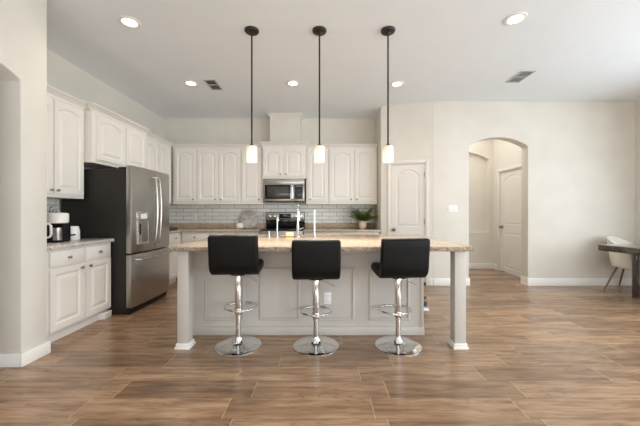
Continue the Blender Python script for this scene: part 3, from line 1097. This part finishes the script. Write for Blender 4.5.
# ------------------------------------------------------------------ pendants
def make_pendant():
    r = thing('pendant_light', '', 'pendant light', (0, 0, 0), 0, 'slim pendants over the island')
    MB().lathe([(0.001, H), (0.073, H), (0.073, H - 0.012), (0.066, H - 0.022), (0.03, H - 0.028), (0.012, H - 0.05), (0.001, H - 0.05)], n=36).build('canopy', 'bronze', r)
    MB().lathe([(0.001, 1.925), (0.0085, 1.925), (0.0085, H - 0.045), (0.001, H - 0.045)], n=16).build('rod', 'bronze', r)
    MB().lathe([(0.001, 1.93), (0.012, 1.93), (0.016, 1.922), (0.034, 1.914), (0.034, 1.908), (0.001, 1.908)], n=28).build('cap', 'bronze', r)
    MB().lathe([(0.001, 1.907), (0.048, 1.907), (0.053, 1.903), (0.054, 1.898), (0.054, 1.746), (0.052, 1.743), (0.050, 1.746), (0.050, 1.896), (0.001, 1.896)], n=36).build('shade', 'shade', r)
    return r


pend = make_pendant()
PX = (-0.722, -0.026, 0.679)
for i, (x, lab) in enumerate(zip(PX, ('dark bronze rod pendant with lit white glass shade, left of the three',
                                      'dark bronze rod pendant with lit white glass shade, middle of the three',
                                      'dark bronze rod pendant with lit white glass shade, right, near the pantry door'))):
    s = pend if i == 0 else copy_tree(pend)
    s.location = (x, 3.085, 0)
    s['label'] = lab
    l = bpy.data.lights.new('pendant_bulb', 'SPOT')
    l.energy = 30
    l.color = (1.0, 0.92, 0.82)
    l.spot_size = 2.6
    l.spot_blend = 0.8
    l.shadow_soft_size = 0.045
    lo = bpy.data.objects.new('pendant_bulb', l)
    lo.location = (x, 3.085, 1.725)
    COL.objects.link(lo)

# ------------------------------------------------------------------ recessed lights and vents
def make_can():
    r = thing('recessed_light', '', 'ceiling light', (0, 0, 0), 0, 'round recessed ceiling lights')
    MB().lathe([(0.064, -0.002), (0.100, -0.002), (0.096, -0.009), (0.07, -0.012), (0.064, -0.006), (0.064, -0.002)], cz=H, n=36).build('trim_ring', 'trim', r)
    MB().lathe([(0.001, -0.002), (0.0635, -0.002), (0.0635, -0.006), (0.001, -0.007)], cz=H, n=32).build('lens', 'lens', r)
    return r


can = make_can()
for i, (x, y, lab) in enumerate((
        (-1.89, 2.95, 'lit recessed ceiling light nearest the left wing wall'),
        (1.87, 2.90, 'lit recessed ceiling light at the right front, nearest the right ceiling vent'),
        (-1.896, 4.34, 'lit recessed ceiling light next to the left ceiling vent, in front of the refrigerator'),
        (-0.42, 4.34, 'lit recessed ceiling light in front of the range chase'),
        (1.09, 4.36, 'lit recessed ceiling light in front of the pantry wall'))):
    s = can if i == 0 else copy_tree(can)
    s.location = (x, y, 0)
    s['label'] = lab
    l = bpy.data.lights.new('downlight_beam', 'SPOT')
    l.energy = 33
    l.color = (1.0, 0.88, 0.70)
    l.spot_size = 2.5
    l.spot_blend = 1.0
    l.shadow_soft_size = 0.06
    lo = bpy.data.objects.new('downlight_beam', l)
    lo.location = (x, y, H - 0.015)
    COL.objects.link(lo)


def vent(label, loc, w, d, slat_mat, back_mat, n):
    r = thing('ceiling_vent', label, 'ceiling vent', loc)
    mb = MB()
    f = 0.018
    mb.box(-w / 2, w / 2, -d / 2, -d / 2 + f, -0.010, -0.001).box(-w / 2, w / 2, d / 2 - f, d / 2, -0.010, -0.001)
    mb.box(-w / 2, -w / 2 + f, -d / 2 + f, d / 2 - f, -0.010, -0.001).box(w / 2 - f, w / 2, -d / 2 + f, d / 2 - f, -0.010, -0.001)
    mb.box(-w / 2 + f, w / 2 - f, -0.008, 0.008, -0.010, -0.001)
    mb.build('frame', 'vent_light', r, 0)
    MB().box(-w / 2 + f, w / 2 - f, -d / 2 + f, d / 2 - f, -0.002, -0.001).build('duct', back_mat, r, 0)
    for i in range(n):
        y = -d / 2 + f + (d - 2 * f) * (i + 0.5) / n
        mb = MB(Matrix.Translation((0, y, -0.007)) @ Matrix.Rotation(0.6, 4, 'X'))
        mb.box(-w / 2 + f, w / 2 - f, -0.007, 0.007, -0.001, 0.001)
        mb.build('slat', slat_mat, r, 0)


vent('rectangular ceiling vent with dark slots beside the left rear recessed light', (-1.59, 4.39, H), 0.17, 0.35, 'vent_light', 'black', 9)
vent('rectangular pale ceiling vent near the right wall above the arch', (2.73, 4.13, H), 0.19, 0.36, 'vent_light', 'vent_dark', 12)

# ------------------------------------------------------------------ outlets and switch
def plate(name, label, cat, loc, rz, w, h, kind, proud=0.006):
    r = thing(name, label, cat, loc, rz)
    MB().box(-w / 2, w / 2, -proud, -0.0005, -h / 2, h / 2, 0.003).build('cover_plate', 'plastic_white', r)
    if kind == 'outlet':
        for z in (-0.024, 0.024):
            s = MB().box(-0.017, 0.017, -proud - 0.002, -proud, z - 0.014, z + 0.014, 0.002).build('socket', 'plastic_white', r)
            mb = MB().box(-0.008, -0.005, -proud - 0.0026, -proud - 0.0018, z - 0.005, z + 0.007).box(0.005, 0.008, -proud - 0.0026, -proud - 0.0018, z - 0.005, z + 0.007)
            mb.build('slot', 'black', s, 0)
    else:
        for i in range(3):
            u = (i - 1) * 0.046
            MB().box(u - 0.016, u + 0.016, -proud - 0.003, -proud, -0.034, 0.034, 0.002).build('rocker', 'plastic_white', r)
    return r


plate('electrical_outlet', 'white outlet on the island front panel behind the middle stool', 'outlet', (0.055, IY0, 0.37), 0, 0.072, 0.117, 'outlet')
plate('electrical_outlet', 'white outlet on the tiled backsplash near the left corner', 'outlet', (-2.515, YB - 0.01, 1.13), 0, 0.075, 0.117, 'outlet')
plate('light_switch', 'white three-gang light switch on the wall left of the arch', 'switch', (2.19, YR, 1.29), 0, 0.165, 0.117, 'switch')

# ------------------------------------------------------------------ on the left counter
CT = 0.921
cm = thing('coffee_maker', 'coffee maker with black body and white round head beside the refrigerator', 'coffee maker', (-2.73, 3.11, CT))
MB().box(-0.17, 0.055, -0.01, 0.09, 0.0, 0.285, 0.012).build('body', 'black', cm)
MB().box(-0.16, 0.075, -0.095, -0.011, 0.0, 0.022, 0.006).build('drip_tray', 'black', cm)
hd = MB().lathe([(0.001, 0.195), (0.080, 0.195), (0.088, 0.203), (0.088, 0.285), (0.082, 0.297), (0.05, 0.303), (0.001, 0.303)], 0.02, -0.03, 0, 32).build('brew_head', 'ceramic', cm)
MB().lathe([(0.001, 0.3035), (0.015, 0.3035), (0.015, 0.312), (0.001, 0.312)], 0.02, -0.03, 0, 16).build('button', 'nickel', hd)
MB().lathe([(0.001, 0.023), (0.038, 0.023), (0.040, 0.03), (0.040, 0.15), (0.001, 0.15)], 0.035, -0.055, 0, 24).build('cup', 'steel', cm)

jg = thing('jug', 'small white jug with black handle standing right of the coffee maker', 'jug', (-2.78, 3.345, CT))
MB().lathe([(0.001, 0), (0.060, 0), (0.066, 0.01), (0.066, 0.10), (0.054, 0.15), (0.050, 0.152), (0.048, 0.146), (0.060, 0.10), (0.060, 0.012), (0.001, 0.012)], n=30).build('body', 'ceramic', jg)
MB().tube([(0.055, -0.035, 0.06), (0.06, -0.075, 0.06), (0.0, -0.105, 0.052), (-0.06, -0.10, 0.045)], 0.008, 10).build('handle', 'black', jg)

pt = thing('pitcher', 'white pitcher with a big square handle half hidden by the wing wall', 'pitcher', (-2.80, 2.93, CT))
MB().lathe([(0.001, 0), (0.075, 0), (0.082, 0.01), (0.080, 0.20), (0.076, 0.205), (0.072, 0.20), (0.074, 0.012), (0.001, 0.012)], n=32).build('body', 'ceramic', pt)
MB().tube([(0.07, 0, 0.19), (0.135, 0, 0.19), (0.152, 0, 0.175), (0.155, 0, 0.09), (0.14, 0, 0.065), (0.07, 0, 0.045)], 0.011, 12).build('handle', 'ceramic', pt)


def leaf(bm, p, d, up, ln, wd):
    """a pointed leaf as a folded, thin, curved strip with thickness"""
    d = d.normalized()
    sd = d.cross(up).normalized()
    nrm = sd.cross(d)
    K = 4
    rows = []
    for i in range(K + 1):
        k = i / K
        c = p + d * (ln * k) - Vector((0, 0, 1)) * (ln * 0.25 * k * k)
        w = wd * math.sin(PI * min(0.98, 0.08 + k * 0.92)) * 0.5
        rows.append((c - sd * w + nrm * w * 0.3, c, c + sd * w + nrm * w * 0.3))
    top = [[bm.verts.new(v) for v in r] for r in rows]
    bot = [[bm.verts.new(v - nrm * 0.0012) for v in r] for r in rows]
    for a, b in zip(top, top[1:]):
        for j in range(2):
            bm.faces.new((a[j], a[j + 1], b[j + 1], b[j]))
    for a, b in zip(bot, bot[1:]):
        for j in range(2):
            bm.faces.new((a[j + 1], a[j], b[j], b[j + 1]))


pp = thing('potted_plant', 'small green potted plant against the tile behind the coffee maker', 'plant', (-3.035, 3.31, CT))
MB().lathe([(0.001, 0), (0.045, 0), (0.060, 0.10), (0.062, 0.11), (0.056, 0.11), (0.052, 0.095), (0.001, 0.095)], n=24).build('pot', 'ceramic', pp)
mb = MB()
mbst = MB()
for i in range(14):
    a = i * 2.4
    top = Vector((0.05 * math.cos(a), 0.06 * math.sin(a), 0.20 + 0.012 * i))
    mbst.tube([(0, 0, 0.09), tuple(top * 0.6 + Vector((0, 0, 0.05))), tuple(top)], 0.003, 6)
    leaf(mb.bm, top, Vector((math.cos(a), math.sin(a), 0.35)), Vector((0, 0, 1)), 0.085, 0.04)
mb.build('foliage', 'leaf', pp, 60)
mbst.build('stem', 'stem', pp)

# ------------------------------------------------------------------ on the back counters
cb = MB()
cb.lathe([(0.001, 0), (0.178, 0), (0.183, 0.003), (0.183, 0.015), (0.178, 0.018), (0.001, 0.018)], 0, 0, 0, 56, 'y')
o = cb.build('serving_board', 'marble')
o.location = (-1.43, 5.872, CT + 0.185)
o.rotation_euler = (-0.21, 0, 0)
tag(o, 'round pale marble board leaning against the backsplash left of the range', 'serving board')
sb = thing('sugar_bowl', 'small white lidded bowl with dark knob in front of the round board', 'bowl', (-1.555, 5.68, CT))
MB().lathe([(0.001, 0), (0.05, 0), (0.072, 0.03), (0.074, 0.06), (0.066, 0.085), (0.001, 0.085)], n=28).build('body', 'ceramic', sb)
ld_ = MB().lathe([(0.001, 0.086), (0.066, 0.086), (0.055, 0.105), (0.02, 0.118), (0.001, 0.119)], n=28).build('lid', 'ceramic', sb)
MB().lathe([(0.001, 0.119), (0.008, 0.119), (0.016, 0.132), (0.012, 0.143), (0.001, 0.145)], n=16).build('knob', 'black', ld_)
o = MB().box(-0.17, 0.17, -0.11, 0.11, 0, 0.016, 0.006).build('tray', 'espresso')
o.location = (-1.36, 5.62, CT)
tag(o, 'low brown wooden tray lying in front of the round board', 'tray')
o = MB().box(-0.14, 0.14, -0.18, 0.18, 0, 0.055, 0.014, 3).build('folded_cloth', 'slate')
o.location = (-2.66, 5.08, CT)
tag(o, 'folded slate blue cloth on the corner counter beyond the refrigerator', 'cloth')

fp = thing('potted_fern', 'bushy green fern in a round blush pot on the counter under the upper cabinet', 'plant', (0.765, 5.66, CT))
MB().lathe([(0.001, 0), (0.045, 0), (0.068, 0.03), (0.078, 0.075), (0.072, 0.12), (0.056, 0.15), (0.052, 0.152), (0.048, 0.146), (0.060, 0.12), (0.001, 0.12)], n=32).build('pot', 'blush', fp)
MB().lathe([(0.001, 0.121), (0.057, 0.121), (0.05, 0.13), (0.001, 0.132)], n=20).build('soil', 'soil', fp)
mb = MB()
ms = MB()
random.seed(11)
for i in range(46):
    a = i * 2.39996 + random.uniform(-0.2, 0.2)
    ln = random.uniform(0.26, 0.37)
    el = random.uniform(0.4, 1.15)
    dirv = Vector((math.cos(a) * 1.0, math.sin(a) * 0.55, 0))
    pts = []
    for k in range(9):
        q = k / 8
        p = Vector((0, 0, 0.14)) + dirv * (ln * q * math.cos(el * 0.75)) + Vector((0, 0, ln * (math.sin(el) * q * 1.05 - 0.2 * q * q)))
        pts.append(p)
    ms.tube(pts, 0.0024, 5, r1=0.001)
    for k in range(1, 9):
        d = (pts[k] - pts[k - 1]).normalized()
        side = d.cross(Vector((0, 0, 1))).normalized()
        for sgn in (-1, 1):
            leaf(mb.bm, pts[k], d * 0.6 + side * sgn, Vector((0, 0, 1)), 0.08 * (1.1 - 0.6 * k / 8), 0.034)
    leaf(mb.bm, pts[8], pts[8] - pts[7], Vector((0, 0, 1)), 0.04, 0.014)
mb.build('foliage', 'leaf', fp, 60)
ms.build('stems', 'stem', fp)

# ------------------------------------------------------------------ floor item behind the island's right corner
wd = thing('bottle_stand', 'white upright stand with small dark-capped bottle on the floor behind the island right corner', 'stand', (1.20, 3.83, 0))
MB().box(-0.07, 0.14, -0.09, 0.09, 0.0, 0.02, 0.006).build('base', 'plastic_white', wd)
MB().box(-0.07, 0.083, -0.04, 0.06, 0.021, 0.37, 0.01).build('body', 'plastic_white', wd)
MB().box(0.0835, 0.125, -0.02, 0.02, 0.30, 0.335, 0.005).build('spout', 'black', wd)
bt = MB().lathe([(0.001, 0), (0.020, 0), (0.022, 0.004), (0.022, 0.085), (0.012, 0.105), (0.012, 0.112), (0.001, 0.112)], 0.112, -0.02, 0.0205, 20).build('bottle', 'bottle', wd)
MB().lathe([(0.001, 0.1125), (0.014, 0.1125), (0.014, 0.137), (0.001, 0.137)], 0.112, -0.02, 0.0205, 18).build('cap', 'black', bt)
MB().lathe([(0.0223, 0.02), (0.0228, 0.02), (0.0228, 0.065), (0.0223, 0.065), (0.0223, 0.02)], 0.112, -0.02, 0.0205, 20).build('sleeve', 'slate', bt)

# ------------------------------------------------------------------ dining corner
dt = thing('dining_table', 'dark espresso wooden dining table at the right edge', 'table', (4.03, 4.38, 0), 0.16)
TW, TD = 1.05, 0.95
MB().box(0, TW, -TD, 0, 0.675, 0.76, 0.004).build('tabletop', 'espresso', dt)
for x in (0.50, TW - 0.12):
    for y in (-0.12, -TD + 0.12):
        MB().prism([(x - 0.03, y - 0.03), (x + 0.03, y - 0.03), (x + 0.03, y + 0.03), (x - 0.03, y + 0.03)], 0, 0.674, 'xy', 0.004).build('leg', 'espresso', dt)

dc = thing('dining_chair', 'ivory curved-back dining chair with slanted bronze legs behind the dark table', 'chair', (4.79, 4.62, 0), 0.5)
# tub shell: an open cylinder wall wrapped round the back and sides
t = bmesh.new()
NA, NZ = 28, 8
out_, in_ = [], []
for i in range(NA + 1):
    a = math.radians(-25) + math.radians(230) * i / NA
    ro, ri = [], []
    back = max(0.0, math.sin(a))
    top = 0.62 + 0.225 * (back ** 0.6)
    for j in range(NZ + 1):
        k = j / NZ
        z = 0.385 + (top - 0.385) * k
        rr = 0.235 + 0.065 * k ** 0.7
        ro.append(t.verts.new((rr * 1.05 * math.cos(a), rr * math.sin(a), z)))
        rn = rr - 0.042
        ri.append(t.verts.new((rn * 1.05 * math.cos(a), rn * math.sin(a), z + 0.0)))
    out_.append(ro)
    in_.append(ri)
for i in range(NA):
    for j in range(NZ):
        t.faces.new((out_[i][j], out_[i + 1][j], out_[i + 1][j + 1], out_[i][j + 1]))
        t.faces.new((in_[i][j + 1], in_[i + 1][j + 1], in_[i + 1][j], in_[i][j]))
    t.faces.new((out_[i][NZ], out_[i + 1][NZ], in_[i + 1][NZ], in_[i][NZ]))
    t.faces.new((in_[i][0], in_[i + 1][0], out_[i + 1][0], out_[i][0]))
for e in (0, NA):
    for j in range(NZ):
        t.faces.new((out_[e][j], out_[e][j + 1], in_[e][j + 1], in_[e][j]))
bmesh.ops.recalc_face_normals(t, faces=t.faces)
MB()._add(t, 0.012, 3, 0.9).build('shell', 'sage', dc, 50)
MB().lathe([(0.001, 0.37), (0.20, 0.37), (0.225, 0.39), (0.192, 0.44), (0.185, 0.465), (0.16, 0.475), (0.001, 0.475)], 0, -0.005, 0, 36).build('seat', 'sage', dc)
for sx in (-1, 1):
    for sy in (-1, 1):
        MB().tube([(sx * 0.15, sy * 0.14, 0.38), (sx * 0.30, sy * 0.25, 0.0)], 0.016, 12, r1=0.010).build('leg', 'taupe', dc)
